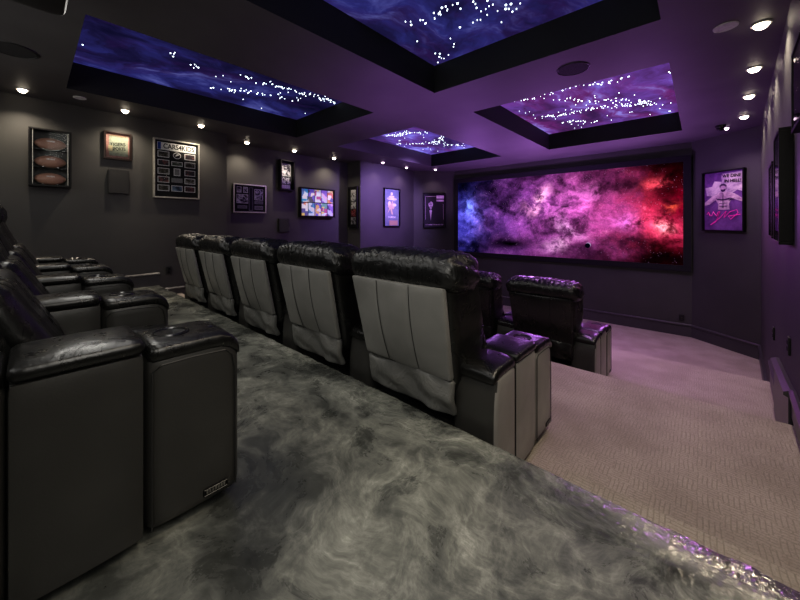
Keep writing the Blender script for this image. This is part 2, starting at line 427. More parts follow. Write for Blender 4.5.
star_panel(3, 1, 'starlit night sky panel in the big ceiling coffer cut off by the top of the photo', .55, (1.0, 1), 11, 22, [(-.9, .9, .0, .55, 14), (-.7, .35, .2, .72, 34), (-.2, .8, .5, .4, 12)])
star_panel(3, 3, 'starlit violet night sky panel in the ceiling coffer nearest the cinema screen', 1.25, (2.4, 1), 23, 60, [(-.8, -.5, .6, -.4, 55), (-.7, .2, .7, .4, 80), (-.2, -.2, .9, .6, 45), (-.6, .5, -.1, .8, 20)])
star_panel(1, 3, 'starlit vivid blue sky panel in the small far left ceiling coffer', 1.7, (1.6, 1), 31, 60, [(-.5, -.4, .3, -.2, 45), (-.2, .3, .8, .1, 60), (-.8, .0, .2, .7, 45)])

# baseboards: board, step and bevelled cap
def baseboard(name, a, b, z0, h0, h1=None, th=.02):
    h1 = h0 if h1 is None else h1
    a = Vector((a[0], a[1], 0)); b = Vector((b[0], b[1], 0)); d = (b-a).normalized(); n = Vector((d.y, -d.x, 0))
    prof = [(0, 0, 0), (th, 0, 0), (th, 0, -.06), (th*1.6, 0, -.045), (th*1.6, 0, -.022), (th*.8, 0, 0), (0, 0, 0)]
    mb = MB(); vs = []
    pr = [(0, None), (th, None), (th, -.055), (th*1.7, -.042), (th*1.7, -.018), (th*.7, 0), (0, 0)]
    for (p, h) in ((a, h0), (b, h1)):
        for (o, zz) in pr:
            q = p+n*o; vs.append((q.x, q.y, z0 if zz is None else z0+h+zz))
    k = len(pr); mb.add(vs, [(i, (i+1) % k, k+(i+1) % k, k+i) for i in range(k)]+[tuple(range(k))[::-1], tuple(range(k, 2*k))])
    return struct(name, mb, M['base'])
BH = .27
baseboard('baseboard_left', (-6.9, -1.3), (-6.9, 1.48), P0, .22)
baseboard('baseboard_left', (-6.9, 1.48), (-6.9, 2.58), P1, .3)
baseboard('baseboard_left', (-7.55, 2.58), (-7.55, 3.6), P1, .25)
baseboard('baseboard_left', (-7.55, 3.6), (-7.55, 6.12), P2, .3)
baseboard('baseboard_left', (-6.99, 6.12), (-7.05, 8.5), F3, BH)
baseboard('baseboard_front', (-7.05, 8.5), (-6.1, 9.5), F3, BH)
baseboard('baseboard_front', (-6.1, 9.5), (-.13, 9.5), F3, BH)
baseboard('baseboard_front', (-.13, 9.5), (RX(8.73), 8.73), F3, BH)
baseboard('baseboard_right', (RX(8.73), 8.73), (RX(6.0), 6.0), F3, BH)
baseboard('baseboard_right', (RX(6.0), 6.0), (RX(5.06), 5.06), P2, .26)
baseboard('baseboard_right', (RX(5.06), 5.06), (RX(3.72), 3.72), P2, .55, .68, .035)
baseboard('baseboard_right', (RX(3.72), 3.72), (RX(1.48), 1.48), P1, .2)
baseboard('baseboard_right', (RX(1.48), 1.48), (RX(-1.3), -1.3), P0, .2)

# ------------------------------------------------------------------ camera
cam = bpy.data.cameras.new('camera'); co = bpy.data.objects.new('camera', cam); C.objects.link(co)
cam.sensor_width = 36; cam.lens = 36*333/800; cam.shift_y = -76/800; cam.clip_start = .02
co.location = (0, 0, CAM); co.rotation_euler = (PI/2, 0, math.atan2(300, 333)); bpy.context.scene.camera = co

# ------------------------------------------------------------------ recliners
AW = .13                      # arm half width
def arm_parts(t, ax, outer=None, endmat=None):
    """one armrest centred on x=ax; outer = +1/-1 marks a side with stitched panel and a metal tag"""
    root = MB()
    L = [(0, .265), (.27, .555), (.56, .855)]
    for k, (y0, y1) in enumerate(L):
        top = [.635, .63, .632][k]; zc, hz = (top+.035)/2, (top-.035)/2
        def fn(p, q, k=k, hz=hz):
            x, y, z = p
            x += .006*(1-q[1]**2)*(1-max(0, q[2])**4)*q[0]
            if k == 2 and y > 0: z -= .055*max(0, q[2])*max(0, q[1])**5
            if k == 0 and y < 0: y += .05*max(0, q[2])**3*max(0, -q[1])**3
            return (x, y, z)
        root.rb((ax, (y0+y1)/2, zc), (AW-.006, (y1-y0)/2+.002, hz), [.035, .014, .04][k], (6, 8, 10), fn)
    body = root.build('armrest', [M['side'], endmat or M['side']], t)
    if outer:
        for p in body.data.polygons:
            if p.center.x*outer > ax*outer+AW-.022 and abs(p.normal.y) < .75 and p.normal.z < .8: p.material_index = 1
    # piping round the panels and the vertical stitched seams
    for sx in (-1, 1):
        x = ax+sx*(AW-.004)
        MB().tube([(x, .575, .05), (x, .575, .3), (x, .576, .565), (x, .60, .582), (x, .70, .584), (x, .80, .578), (x, .825, .555), (x, .835, .50), (x, .836, .2), (x, .836, .06)], .003, 5).build('piping', M['thread'], body)
    pad = MB()
    pad.rb((ax, .133, .640), (AW-.004, .131, .028), .026, (8, 8, 6), lambda p, q: (p[0], p[1], p[2]+.012*(1-q[0]**2)*(q[2] > 0)-.03*max(0, -q[1])**3))
    pad.build('rear_arm_pad', M['leather'], body)
    pad = MB()
    pad.rb((ax, .413, .655), (AW+.004, .146, .024), .022, (8, 10, 6), lambda p, q: (p[0], p[1], p[2]+.012*(1-q[0]**2)*(1-q[1]**2)*(q[2] > 0)))
    pad.build('arm_pad', M['leather'], body)
    cap = MB()
    cap.rb((ax, .71, .618), (AW+.002, .148, .03), .026, (8, 10, 6), lambda p, q: (p[0], p[1], p[2]-.06*max(0, q[1])**5+.01*max(0, -q[1])*(1-q[0]**2)))
    cap.build('arm_front_cap', M['leather'], body)
    cup = MB(); cup.lathe((ax, .655, .640), [(.062, .002), (.060, .013), (.053, .017), (.046, .013), (.043, .0)], 24)
    cu = cup.build('cup_holder', M['gloss'], body)
    w = MB(); w.lathe((ax, .655, .649), [(.0465, 0), (.0465, .002)], 24); w.build('well_shade_disc', M['well'], cu)  # flat black disc paints in the shade of a cup hole
    bt = MB(); bt.lathe((ax, .775, .632), [(.026, 0), (.026, .010), (.018, .014)], 16); bt.build('control_button', M['chrome'], body)
    if outer:
        x = ax+outer*(AW+.0005); tg = MB(); tg.rb((x, .765, .085), (.003, .042, .013), .003, 2)
        tg.build('maker_tag', M['frame_black'], body)
        e = MB(); xx = x+outer*.004
        e.tube([(xx, .727, .075), (xx, .803, .075), (xx, .803, .095), (xx, .727, .095)], .0012, 4, True)
        for q in range(7): e.box(xx-.001, xx+.001, .733+q*.0095, .739+q*.0095, .080, .091 if q % 3 else .093)
        e.build('tag_lettering', M['tagmetal'], body)
    return body

def yr(z): return -.03-.218*(z-.575)                       # rear of the backrest
def yf(z): return .36-.54*(z-.56) if z < .8 else .23-.36*(z-.8)
def make_chair(arms, label, loc, group, endmat=None):
    t = thing('recliner_chair', label, 'recliner', loc, 0, group)
    b = MB(); b.rb((0, .42, .16), (.345, .38, .13), .02, 3); b.build('base', M['black'], t)
    # seat: three stitched channels
    s = MB()
    for k in (-1, 0, 1):
        s.rb((k*.228, .52, .385), (.116, .34, .105), .05, (6, 10, 6), lambda p, q: (p[0], p[1], p[2]+.02*(1-q[0]**2)*max(0, q[2])-.03*max(0, q[1])**4*(q[2] > 0)))
    s.build('seat_cushion', M['leather'], t)
    fr = MB(); fr.rb((0, .83, .24), (.34, .045, .17), .035, (10, 3, 8), lambda p, q: (p[0], p[1]+.01*math.cos(q[0]*9)*(q[1] > 0), p[2])); fr.build('footrest', M['leather'], t)
    # backrest body
    def fb(p, q):
        z = .80+p[2]; k = (q[1]+1)/2
        bul = .02*(1-q[0]**2)*(1-q[2]**2)
        y = yr(z)*(1-k)+(yf(z)+bul-.012*math.cos(p[0]*22)**8)*k
        wd = .95+.05*q[2]+.13*max(0, q[1])*max(0, min(1, (z-.70)/.12))
        return (p[0]*wd, y, p[2])
    bk = MB(); bk.rb((0, 0, .80), (.372, .2, .37), .09, (16, 6, 16), fb); back = bk.build('backrest', M['leather'], t)
    # smooth rear panel with two stitched seams
    def fp(p, q):
        z = .83+p[2]; return (p[0]*(1-.07*(1-q[2])*.5), yr(z)-.022+p[1]-.028*(1-q[0]**2)*(1-q[2]**2)+(.006 if min(abs(p[0]-.125), abs(p[0]+.125)) < .008 else 0)*(q[1] < 0), p[2])
    pn = MB(); pn.rb((0, 0, .83), (.352, .02, .255), .014, (40, 2, 14), fp); pan = pn.build('back_panel', M['panel'], back)
    sm = MB()
    for x in (-.125, .125):
        sm.tube([(x*(1-.035*(1-(z-.83)/.255)), yr(z)-.040-.027*(1-(x/.37)**2)*(1-((z-.83)/.255)**2), z) for z in [.59+.049*i for i in range(11)]], .0022, 4)
    sm.build('panel_seam', M['black'], pan)
    # overstuffed head cushion, gathered along its seams
    def fh(p, q):
        x, y, z = p
        g = math.sin(x*105+5*noise.noise(Vector((x*6, q[2]*2, 1))))
        edge = max(0, abs(q[2])-.15)*1.0 if q[1] < .5 else .6
        amp = .0055*min(1, edge*1.3)
        z2 = z+.018*(1-q[0]**2)*(q[2] > 0)+amp*g*(1 if q[2] > 0 else .3)+.006*noise.noise(Vector((x*6, y*6, z*6)))
        y2 = y-.13*(z+.0)*.9+amp*g*.8*(-1 if q[1] < 0 else 1)+.007*noise.noise(Vector((x*6+4, y*7, z*7)))
        x2 = x+(.007*math.sin(z*70+y*30))*abs(q[0])**6
        # rear lower edge tucks in over the panel
        if q[1] < 0 and q[2] < 0: y2 += .05*(-q[2])**3
        return (x2, y2, z2)
    hd = MB(); hd.rb((0, -.015, 1.135), (.415, .165, .115), .105, (54, 14, 14), fh); hd.build('headrest', M['puffy'], back)
    lb = MB(); lb.rb((0, 0, .70), (.34, .05, .16), .045, (20, 4, 8), lambda p, q: (p[0], yf(.70+p[2])+p[1]+.012*(1-q[0]**2)-.01*math.cos(p[0]*28)**6, p[2])); lb.build('lumbar_cushion', M['leather'], back)
    # loose gathered leather below the panel
    def fk(p, q):
        x, y, z = p
        w = .008*math.sin(x*16+1)+.011*noise.noise(Vector((x*9, 0, z*7)))*2+.006*math.sin(z*40+x*17)
        return (x*(1+.01*q[2]), y-.05*(.5+.5*q[2])*(1-.5*abs(q[2]))+w*.8-(.02 if q[2] < 0 else 0)*0, z+.018*math.sin(x*9+.6)*max(0, q[2])**2)
    sk = MB(); sk.rb((.0, -.012, .472), (.325, .024, .105), .020, (36, 2, 18), fk); sk.build('rear_skirt', M['skirt'], t)
    for (ax, out) in arms: arm_parts(t, ax, out, endmat)
    return t
ORD = ['nearest', 'second', 'third', 'fourth', 'farthest']
# middle row (five seats)
G1 = 'black leather recliners in the middle row'
L1 = ['black recliner at the right end of the middle row, its whole back in view',
      'black recliner second from the right end of the middle row, large wrinkled headrest',
      'black recliner in the centre of the five seats in the middle row',
      'black recliner fourth from the right end of the middle row, back panel coloured pale as if lit',
      'black recliner at the far left end of the middle row near the left wall']
c0 = make_chair([(.415, 1), (-.4825, None)], L1[0], (-1.30, 1.55, P1), G1, M['endpanel'])
c1 = make_chair([(-.4825, None)], L1[1], (-2.265, 1.55, P1), G1)
for k in (2, 3, 4):
    c = copy_tree(c1); c.location = (-1.30-.965*k, 1.55, P1); c['label'] = L1[k]
# front row
G2 = 'black leather recliners in the front row'
L2 = ['black recliner at the right end of the front row with purple light along its headrest',
      'second front row recliner from the right, half hidden behind the middle row',
      'black recliner third from the right in the front row, glimpsed between middle row headrests',
      'black recliner fourth from the right in the front row, hidden behind middle row backs',
      'black recliner at the far left end of the front row']
for k in range(3):
    c = copy_tree(c0 if k == 0 else c1); c.location = (-1.37-.965*k, 4.05, P2); c['label'] = L2[k]; c['group'] = G2
    for o in c.children_recursive:
        if o.name.split('.')[0] in ('back_panel', 'rear_skirt'):
            o.material_slots[0].link = 'OBJECT'; o.material_slots[0].material = M['leather']  # shade on front row backs painted in by swapping to black leather
# rear row (four seats) beside the camera
G0 = 'black leather recliners in the rear row'
L0 = ['rear row recliner nearest the camera, its big arm filling the lower left corner',
      'black recliner second from the camera in the rear row, showing its arm and cup holder',
      'black recliner third from the camera in the rear row',
      'black recliner at the far end of the rear row, closest to the left wall']
r0 = make_chair([(.4925, 1), (-.4925, None)], L0[0], (-1.9425, -.31, P0), G0)
r1 = make_chair([(-.4925, None)], L0[1], (-1.9425-.985, -.31, P0), G0)
for k in (2, 3):
    c = copy_tree(r1); c.location = (-1.9425-.985*k, -.31, P0); c['label'] = L0[k]

# ------------------------------------------------------------------ cinema screen
t = thing('projection_screen', 'wide cinema screen showing a purple and red nebula in a black frame', 'screen', (-3.1, 9.495, 2.655), 0)
W2, H2, bd = 2.96, 1.25, .13
mb = MB()
for (x0, x1, z0, z1) in [(-W2, W2, H2-bd, H2), (-W2, W2, -H2, -H2+bd), (-W2, -W2+bd, -H2+bd, H2-bd), (W2-bd, W2, -H2+bd, H2-bd)]:
    mb.box(x0, x1, -.08, 0, z0, z1)
mb.build('screen_frame', M['screen_frame'], t, False)
MB().box(-W2+bd, W2-bd, -.05, -.02, -H2+bd, H2-bd).build('screen_surface', M['nebula'], t, False)

# ------------------------------------------------------------------ projector over the rear row
t = thing('projector', 'black ceiling projector body at the top left corner above the rear row', 'projector', (-3.05, -.2, 3.88))
MB().rb((0, 0, .14), (.34, .37, .13), .045, 6).build('projector_body', M['black'], t)
MB().lathe((.1, .372, .14), [(.075, 0), (.07, .03), (.055, .035)], 20, 'y').build('lens', M['glass'], t)
MB().lathe((0, 0, .26), [(.03, 0), (.03, .05)], 12).build('ceiling_mount', M['black'], t)

# ------------------------------------------------------------------ recessed lights
def light_fix(x, y, r, bulb, label, group='recessed downlights around the ceiling edge'):
    t = thing('recessed_light', label, 'ceiling light', (x, y, CEIL), 0, group)
    MB().lathe((0, 0, 0), [(r*.9, .01), (r, .0), (r*.95, -.012), (r*.78, -.012), (r*.72, -.004)], 24).build('trim_ring', M['ring'], t)
    MB().lathe((0, 0, -.004), [(r*.72, .004), (r*.70, -.012), (r*.58, -.028), (r*.35, -.040), (r*.1, -.045)], 24).build('lamp_lens', bulb, t)
    return t
def spot(x, y, z, power, col, ang=110, blend=.9, size=.03, rot=(0, 0, 0)):
    l = bpy.data.lights.new('lamp_or_fill', 'SPOT'); l.energy = power; l.color = col; l.spot_size = R(ang); l.spot_blend = blend; l.shadow_soft_size = size
    o = bpy.data.objects.new('lamp_or_fill', l); C.objects.link(o); o.location = (x, y, z); o.rotation_euler = rot; return o
WARM = (1, .86, .68)
left = [(-6.57, -.07, 'warm recessed light nearest the camera along the left wall, over the framed footballs'),
        (-6.60, .98, 'warm recessed light above the small red-bordered picture on the left wall'),
        (-6.59, 2.03, 'warm recessed light above the licence plate frame on the left wall'),
        (-7.22, 3.11, 'warm recessed light above the silver framed collage in the left recess'),
        (-7.18, 4.21, 'warm recessed light above the tall narrow shadow box'),
        (-7.22, 5.40, 'warm recessed light above the colourful poster collage')]
for x, y, lb in left: light_fix(x, y, .062, M['bulb'], lb); spot(x, y, CEIL-.06, 48, WARM, 135)
for x, y, lb in [(-6.69, 6.70, 'mauve tinted recessed light above the pale narrow poster on the purple wall'), (-6.74, 7.78, 'small recessed light where the purple wall nears the far corner'), (-6.30, 8.69, 'small recessed light above the poster of the man in a dinner suit')]:
    light_fix(x, y, .055, M['bulb2'], lb); spot(x, y, CEIL-.06, 18, (1, .7, .95), 125)
right = [(.40, 4.3, 'largest and brightest recessed light at the top right'), (.455, 5.47, 'second recessed light from the camera along the right wall'),
         (.50, 6.6, 'third recessed light from the camera along the right wall'), (.535, 7.8, 'fourth recessed light from the camera along the right wall, near the camera dome')]
for x, y, lb in right: light_fix(x, y, .07, M['bulb'], lb); spot(x, y, CEIL-.06, 40, WARM, 125)
for x, y, lb in [(.33, 3.14, 'recessed light on the right, just above the top edge of the photo'), (.27, 1.98, 'recessed light on the right beside the camera'), (.20, .82, 'recessed light on the right next to the camera position')]:
    light_fix(x, y, .07, M['bulb'], lb); spot(x, y, CEIL-.06, 45 if y < 3 else 14, WARM, 130)
light_fix(.36, 8.5, .045, M['bulb2'], 'small mauve recessed light over the signed poster on the angled right wall'); spot(.30, 8.4, CEIL-.06, 40, (1, .7, .95), 120)

def speaker_disc(name, x, y, r, m, label, cat='speaker'):
    t = thing(name, label, cat, (x, y, CEIL))
    MB().lathe((0, 0, 0), [(r, 0), (r*.98, -.008), (r*.93, -.010), (r*.90, -.004)], 32).build('rim', m, t)
    MB().lathe((0, 0, -.006), [(r*.90, .004), (r*.88, -.001)], 32).build('grille', M['grille'] if m is not M['white'] else M['white'], t)
speaker_disc('ceiling_speaker', -1.07, 4.12, .17, M['black'], 'round black in-ceiling speaker between the two right hand coffers')
speaker_disc('ceiling_speaker', -5.15, -.12, .19, M['black'], 'dark round ceiling speaker near the projector at the top left')
speaker_disc('smoke_detector', .17, 4.15, .085, M['white'], 'pale round disc on the ceiling beside the brightest right hand light', 'detector')
speaker_disc('smoke_detector', -6.42, .46, .07, M['white'], 'small white disc on the ceiling near the left wall lights', 'detector')
t = thing('security_camera', 'small dark dome camera on the ceiling in the far right corner', 'camera', (.27, 8.25, CEIL))
MB().lathe((0, 0, 0), [(.07, 0), (.07, -.03), (.06, -.035)], 20).build('mount', M['black'], t)
MB().lathe((0, 0, -.035), [(.055, 0), (.052, -.03), (.035, -.055), (.01, -.062)], 20).build('dome', M['gloss'], t)

# ------------------------------------------------------------------ framed pieces on the walls
def framed(name, label, cat, loc, rz, w, h, dep, fw, fmat, back, group=None, glass=True):
    """local x = right as seen, -y = towards the room, origin at the centre on the wall"""
    t = thing(name, label, cat, loc, rz, group); mb = MB()
    for (x0, x1, z0, z1) in [(-w/2, w/2, h/2-fw, h/2), (-w/2, w/2, -h/2, -h/2+fw), (-w/2, -w/2+fw, -h/2+fw, h/2-fw), (w/2-fw, w/2, -h/2+fw, h/2-fw)]:
        mb.rb(((x0+x1)/2, -dep/2, (z0+z1)/2), ((x1-x0)/2, dep/2, (z1-z0)/2), .004, 2)
    mb.build('frame', fmat, t)
    MB().box(-w/2+fw, w/2-fw, -.02, 0, -h/2+fw, h/2-fw).build('backing', back, t, False)
    if glass: MB().box(-w/2+fw, w/2-fw, -dep+.006, -dep+.008, -h/2+fw, h/2-fw).build('glass_pane', M['glass'], t, False)
    return t
def card(t, name, x, z, w, h, mat, y=-.024, th=.004):
    return MB().box(x-w/2, x+w/2, y-th, y, z-h/2, z+h/2).build(name, mat, t, False)
def text(t, name, s, x, z, size, mat, y=-.03, width=None, rot=0):
    cu = bpy.data.curves.new('lettering', 'FONT'); cu.body = s; cu.size = size; cu.align_x = 'CENTER'; cu.align_y = 'CENTER'; cu.extrude = .001; cu.offset = size*.02
    o = bpy.data.objects.new('lettering', cu); C.objects.link(o); bpy.context.view_layer.update()
    me = bpy.data.meshes.new_from_object(o.evaluated_get(bpy.context.evaluated_depsgraph_get())); bpy.data.objects.remove(o)
    xs = [v.co.x for v in me.vertices]; k = (width/(max(xs)-min(xs))) if width else 1
    me.transform(Matrix.Translation((x, y, z)) @ Matrix.Rotation(rot, 4, 'Y') @ Matrix.Rotation(PI/2, 4, 'X') @ Matrix.Scale(k, 4, (1, 0, 0)))
    me.materials.clear(); me.materials.append(mat)
    q = bpy.data.objects.new(name, me); C.objects.link(q); q.parent = t; return q
def flat(t, name, polys, mat, y):
    mb = MB()
    for i, p in enumerate(polys):
        n = len(p); yy = y-.0004*i; mb.add([(a, yy, b) for a, b in p]+[(a, yy+.002, b) for a, b in p], [tuple(range(n)), tuple(range(n, 2*n))[::-1]]+[(j, (j+1) % n, n+(j+1) % n, n+j) for j in range(n)])
    return mb.build(name, mat, t, False)
def ell(cx, cz, rx, rz, n=16): return [(cx+rx*math.cos(2*PI*i/n), cz+rz*math.sin(2*PI*i/n)) for i in range(n)]
col = lambda name, c, r=.5: plain(name, c, r, 0, 30, .02)
K = dict(white=col('paper_white', (.8, .8, .76)), grey=col('paper_grey', (.25, .25, .24)), blue=col('plate_blue', (.02, .06, .3)), ink=col('ink', (.006, .006, .006)),
         red=col('faded_red', (.42, .22, .19)), green=col('pale_green', (.33, .36, .27)), cream=col('cream', (.55, .48, .30)), tan=col('tan', (.35, .24, .15)))
LR = PI/2
# three footballs in a case
cy, cz = .19, 3.35
cs = framed('display_case', 'black wall display case holding three footballs on the left wall', 'display case', (-6.9, cy, cz), LR, .42, .80, .17, .022, M['frame_black'], col('case_backing', (.05, .05, .048)))
for sx in (-1, 1): MB().box(sx*.17-.003, sx*.17+.003, -.168, -.158, -.37, .37).build('chrome_strip', M['frame_silver'], cs, False)
for z in (.113, -.137, -.377): MB().box(-.185, .185, -.14, -.03, z-.004, z+.002).build('shelf', M['gloss'], cs, False)
mball = NT('pebbled_brown_leather'); cc = mball.coord(); v = mball.node('ShaderNodeTexVoronoi'); mball.put(v.inputs[0], cc); v.inputs['Scale'].default_value = 160
mball = mball.bsdf(mball.mix(mball.noise(cc, 8)[0], (.36, .19, .13), (.55, .33, .25)), .45, 0, mball.bump(v.outputs[0], .3, .002))  # brown lifted to paint in light from the front
for i, (z, lb) in enumerate([(.205, 'topmost'), (-.045, 'middle'), (-.285, 'lowest')]):
    b = thing('football', 'brown leather football, %s of the three in the black wall case' % lb, 'football', (-6.805, cy, cz+z), LR, 'footballs in the wall case')
    mb = MB(); mb.lathe((0, 0, 0), [(.084*max(.02, math.cos(a))**1.15, .158*math.sin(a)) for a in [(-1+2*j/18)*PI/2 for j in range(19)]], 24, 'x'); mb.v = [(x, y*.8, z) for x, y, z in mb.v]; mb.build('ball_skin', mball, b)
    mb = MB(); mb.box(-.04, .04, -.066, -.060, .026, .030)
    for k in range(6): mb.box(-.036+k*.0135, -.031+k*.0135, -.068, -.060, .018, .040)
    mb.build('laces', K['white'], b, False)
    mb = MB()
    for sx in (-.07, .07): mb.rb((sx, -.05, -.082), (.010, .012, .008), .005, 3)
    s_ = mb.build('cradle_foot', M['chrome'], b)
# small picture
p = framed('framed_picture', 'small picture with a red border in a dark wooden frame above a black wall speaker', 'picture', (-6.9, .93, 3.67), LR, .34, .44, .05, .028, col('dark_wood', (.018, .009, .007), .35), K['red'])
card(p, 'mount', .01, 0, .23, .32, K['green'])
text(p, 'lettering', 'TIGERS', .0, .02, .07, K['ink'], -.030, .19, -.12); text(p, 'lettering', 'SPORTS', .01, -.05, .07, K['ink'], -.030, .17, -.12)
card(p, 'figure', -.09, -.05, .05, .09, K['cream'], -.029); card(p, 'heading_strip', 0, .155, .20, .012, K['tan'], -.03)
# wall speakers
for (x, y, z, w, h, lb) in [(-6.9, .94, 3.10, .26, .38, 'flat black wall speaker under the small red-bordered picture'), (-7.55, 4.12, 2.40, .27, .33, 'small flat black wall speaker under the tall narrow shadow box')]:
    t = thing('wall_speaker', lb, 'speaker', (x, y, z), LR)
    MB().rb((0, -.03, 0), (w/2, .03, h/2), .008, 3).build('cabinet', M['black'], t); MB().rb((0, -.062, -.005), (w/2-.012, .004, h/2-.014), .003, 3).build('grille', M['grille'], t)
# licence plate frame
p = framed('framed_collage', 'silver framed board with a CARS4KIDS number plate and small car photos', 'collage', (-6.9, 1.737, 3.39), LR, .70, 1.02, .06, .026, M['frame_silver'], M['mat_black'])
pl = card(p, 'number_plate', 0, .385, .58, .13, K['white'], -.024, .008); card(pl, 'plate_band', -.262, .385, .045, .12, K['blue'], -.033, .002)
text(pl, 'plate_lettering', 'CARS4KIDS', .03, .385, .12, K['ink'], -.0335, .47)
photos = [mk_print('photo_print', s, 14, i*3.3) for i, s in enumerate([
    [(0, (.01, .01, .01)), (.5, (.07, .06, .04)), (1, (.4, .4, .38))], [(0, (.01, .015, .02)), (.5, (.06, .10, .16)), (1, (.3, .4, .5))],
    [(0, (.015, .015, .02)), (.5, (.05, .04, .045)), (1, (.4, .12, .1))], [(0, (.02, .02, .02)), (.5, (.08, .1, .07)), (1, (.55, .55, .5))]])]
for r in range(5):
    for c in range(3):
        x, z = (-.2, 0, .2)[c], .245-r*.145
        w, h = .17, .105
        if c == 1 and r == 0:
            o = flat(p, 'round_badge', [ell(0, z, .062, .058)], K['white'], -.028); flat(o, 'badge_face', [ell(0, z, .05, .046)], K['ink'], -.031); flat(o, 'badge_star', [[(-.03, z-.02), (.0, z-.005), (.035, z+.02), (.01, z+.03), (-.02, z+.01)]], K['white'], -.034); continue
        if c == 1 and r == 2: w, h = .10, .13
        if c == 1 and r in (1, 3): w, h = .17, .08
        o = card(p, 'photo_card', x, z, w, h, K['grey'] if (c == 1 and r == 3) else K['white'])
        card(o, 'photo', x, z, w-.022, h-.022, K['grey'] if (c == 1 and r in (2, 3)) else photos[(r*2+c) % 4], -.0285, .002)
# recess: silver framed collage
p = framed('framed_collage', 'wide silver framed collage of black and white cards in the left recess', 'collage', (-7.55, 3.31, 3.0), LR, .74, .64, .05, .028, M['frame_silver'], M['mat_black'])
bw = [mk_print('mono_print', [(0, .01), (.45, .03), (.55, .5), (1, .7)], s, s) for s in (14, 22)]
for (x, z, w, h, m) in [(-.24, .19, .10, .13, 0), (-.10, .19, .10, .13, 1), (-.17, -.01, .25, .20, 0), (-.17, -.19, .21, .07, 2), (.20, .10, .20, .25, 1), (.20, -.08, .20, .07, 2), (.20, -.2, .20, .09, 2)]:
    o = card(p, 'photo_card', x, z, w, h, K['grey'] if m == 2 else K['white']); 
    if m < 2: card(o, 'photo', x, z, w-.02, h-.02, bw[m], -.0285, .002)
    else:
        for q in (-.015, .01): card(o, 'caption_line', x, z+q, w-.05, .007, K['ink'], -.0285, .002)
o = card(p, 'centre_strip', .02, -.01, .09, .52, K['grey']); card(o, 'strip_face', .02, -.01, .07, .50, K['ink'], -.0285, .002)
# tall narrow box
p = framed('shadow_box', 'tall narrow black shadow box with white printed cards, mounted high in the left recess', 'shadow box', (-7.55, 4.18, 3.61), LR, .38, .74, .14, .03, M['frame_black'], M['mat_black'])
o = card(p, 'photo_card', 0, .14, .24, .30, K['white'], -.03); card(o, 'photo', 0, .14, .22, .28, bw[0], -.0345, .002)
card(p, 'lower_photo', 0, -.12, .24, .17, bw[1], -.03); card(p, 'name_card', 0, -.27, .22, .09, K['white'], -.03)
# colourful collage of covers
p = framed('poster_collage', 'bright collage of ten colourful covers in a black box frame on the left recess wall', 'collage', (-7.55, 5.06, 2.985), LR, 1.06, .76, .12, .025, M['frame_black'], M['mat_black'], None, False)
pal = [[(0, (.05, .3, .5)), (.3, (.6, .6, .62)), (.6, (.1, .2, .4)), (.8, (.5, .6, .7))], [(0, (.25, .15, .5)), (.35, (.5, .5, .65)), (.6, (.08, .08, .2)), (.8, (.6, .4, .6))],
       [(0, (.65, .6, .6)), (.3, (.15, .12, .5)), (.6, (.6, .4, .15)), (.8, (.1, .1, .12))], [(0, (.6, .2, .1)), (.3, (.7, .55, .15)), (.6, (.12, .12, .3)), (.8, (.7, .7, .7))], [(0, (.15, .35, .3)), (.3, (.6, .65, .7)), (.6, (.4, .1, .25)), (.8, (.7, .6, .2))]]
cov = [mk_print('glow_cover_print', s, 9, i*5.1, .4, .28, True) for i, s in enumerate(pal)]  # covers glow a little so that they look lit
for r in range(2):
    for c in range(5): card(p, 'cover', -.392+c*.196, .175-r*.35, .178, .33, cov[(c*2+r*3) % 5], -.085, .006)
# pier: narrow signed strip
p = framed('narrow_frame', 'narrow black frame with a column of red and white lettering on the pier', 'frame', (-7.26, 6.12, 2.90), 0, .40, 1.16, .06, .03, M['frame_black'], M['mat_black'])
ps = mk_print('vertical_print', [(0, .01), (.4, .02), (.5, .45), (1, .6)], 16, 4); pr_ = mk_print('red_print', [(0, .01), (.4, (.02, .01, .01)), (.5, (.45, .05, .04)), (1, (.5, .3, .3))], 16, 8)
for (z, h, m) in [(.33, .32, ps), (.05, .2, ps), (-.16, .2, pr_), (-.38, .2, ps)]: card(p, 'print_panel', 0, z, .20, h, m)
# pale narrow poster on the purple wall
p = framed('framed_poster', 'pale blue narrow poster with a small leaping figure on the purple lit wall', 'poster', (-7.033, 7.40, 2.935), LR+.025, .72, 1.16, .07, .02, M['frame_black'], mk_print('pale_poster', [(0, (.09, .12, .16)), (.5, (.14, .18, .22)), (1, (.22, .25, .28))], 3, 2), None, False)
PL = mk_print('pale_ink', [(0, (.3, .34, .42)), (.5, (.6, .62, .62)), (1, (.7, .68, .5))], 10, 3)
flat(p, 'crest', [ell(0, .42, .05, .05), ell(0, .33, .13, .03), ell(-.08, .27, .12, .05), ell(.1, .26, .14, .04), ell(.12, .08, .10, .05), ell(-.1, .1, .07, .09)], PL, -.024)
flat(p, 'figure', [[(-.18, .02), (-.02, .12), (.14, .0), (.05, -.06), (.0, -.02), (.06, -.22), (-.02, -.2), (-.07, -.05), (-.2, -.2), (-.12, -.03)], ell(.03, .14, .04, .05)], col('gold_ink', (.5, .42, .25)), -.028)
text(p, 'lettering', 'CHAMPIONS', 0, -.30, .07, K['white'], -.025, .34); card(p, 'lower_band', .08, -.47, .38, .15, K['tan'], -.024)
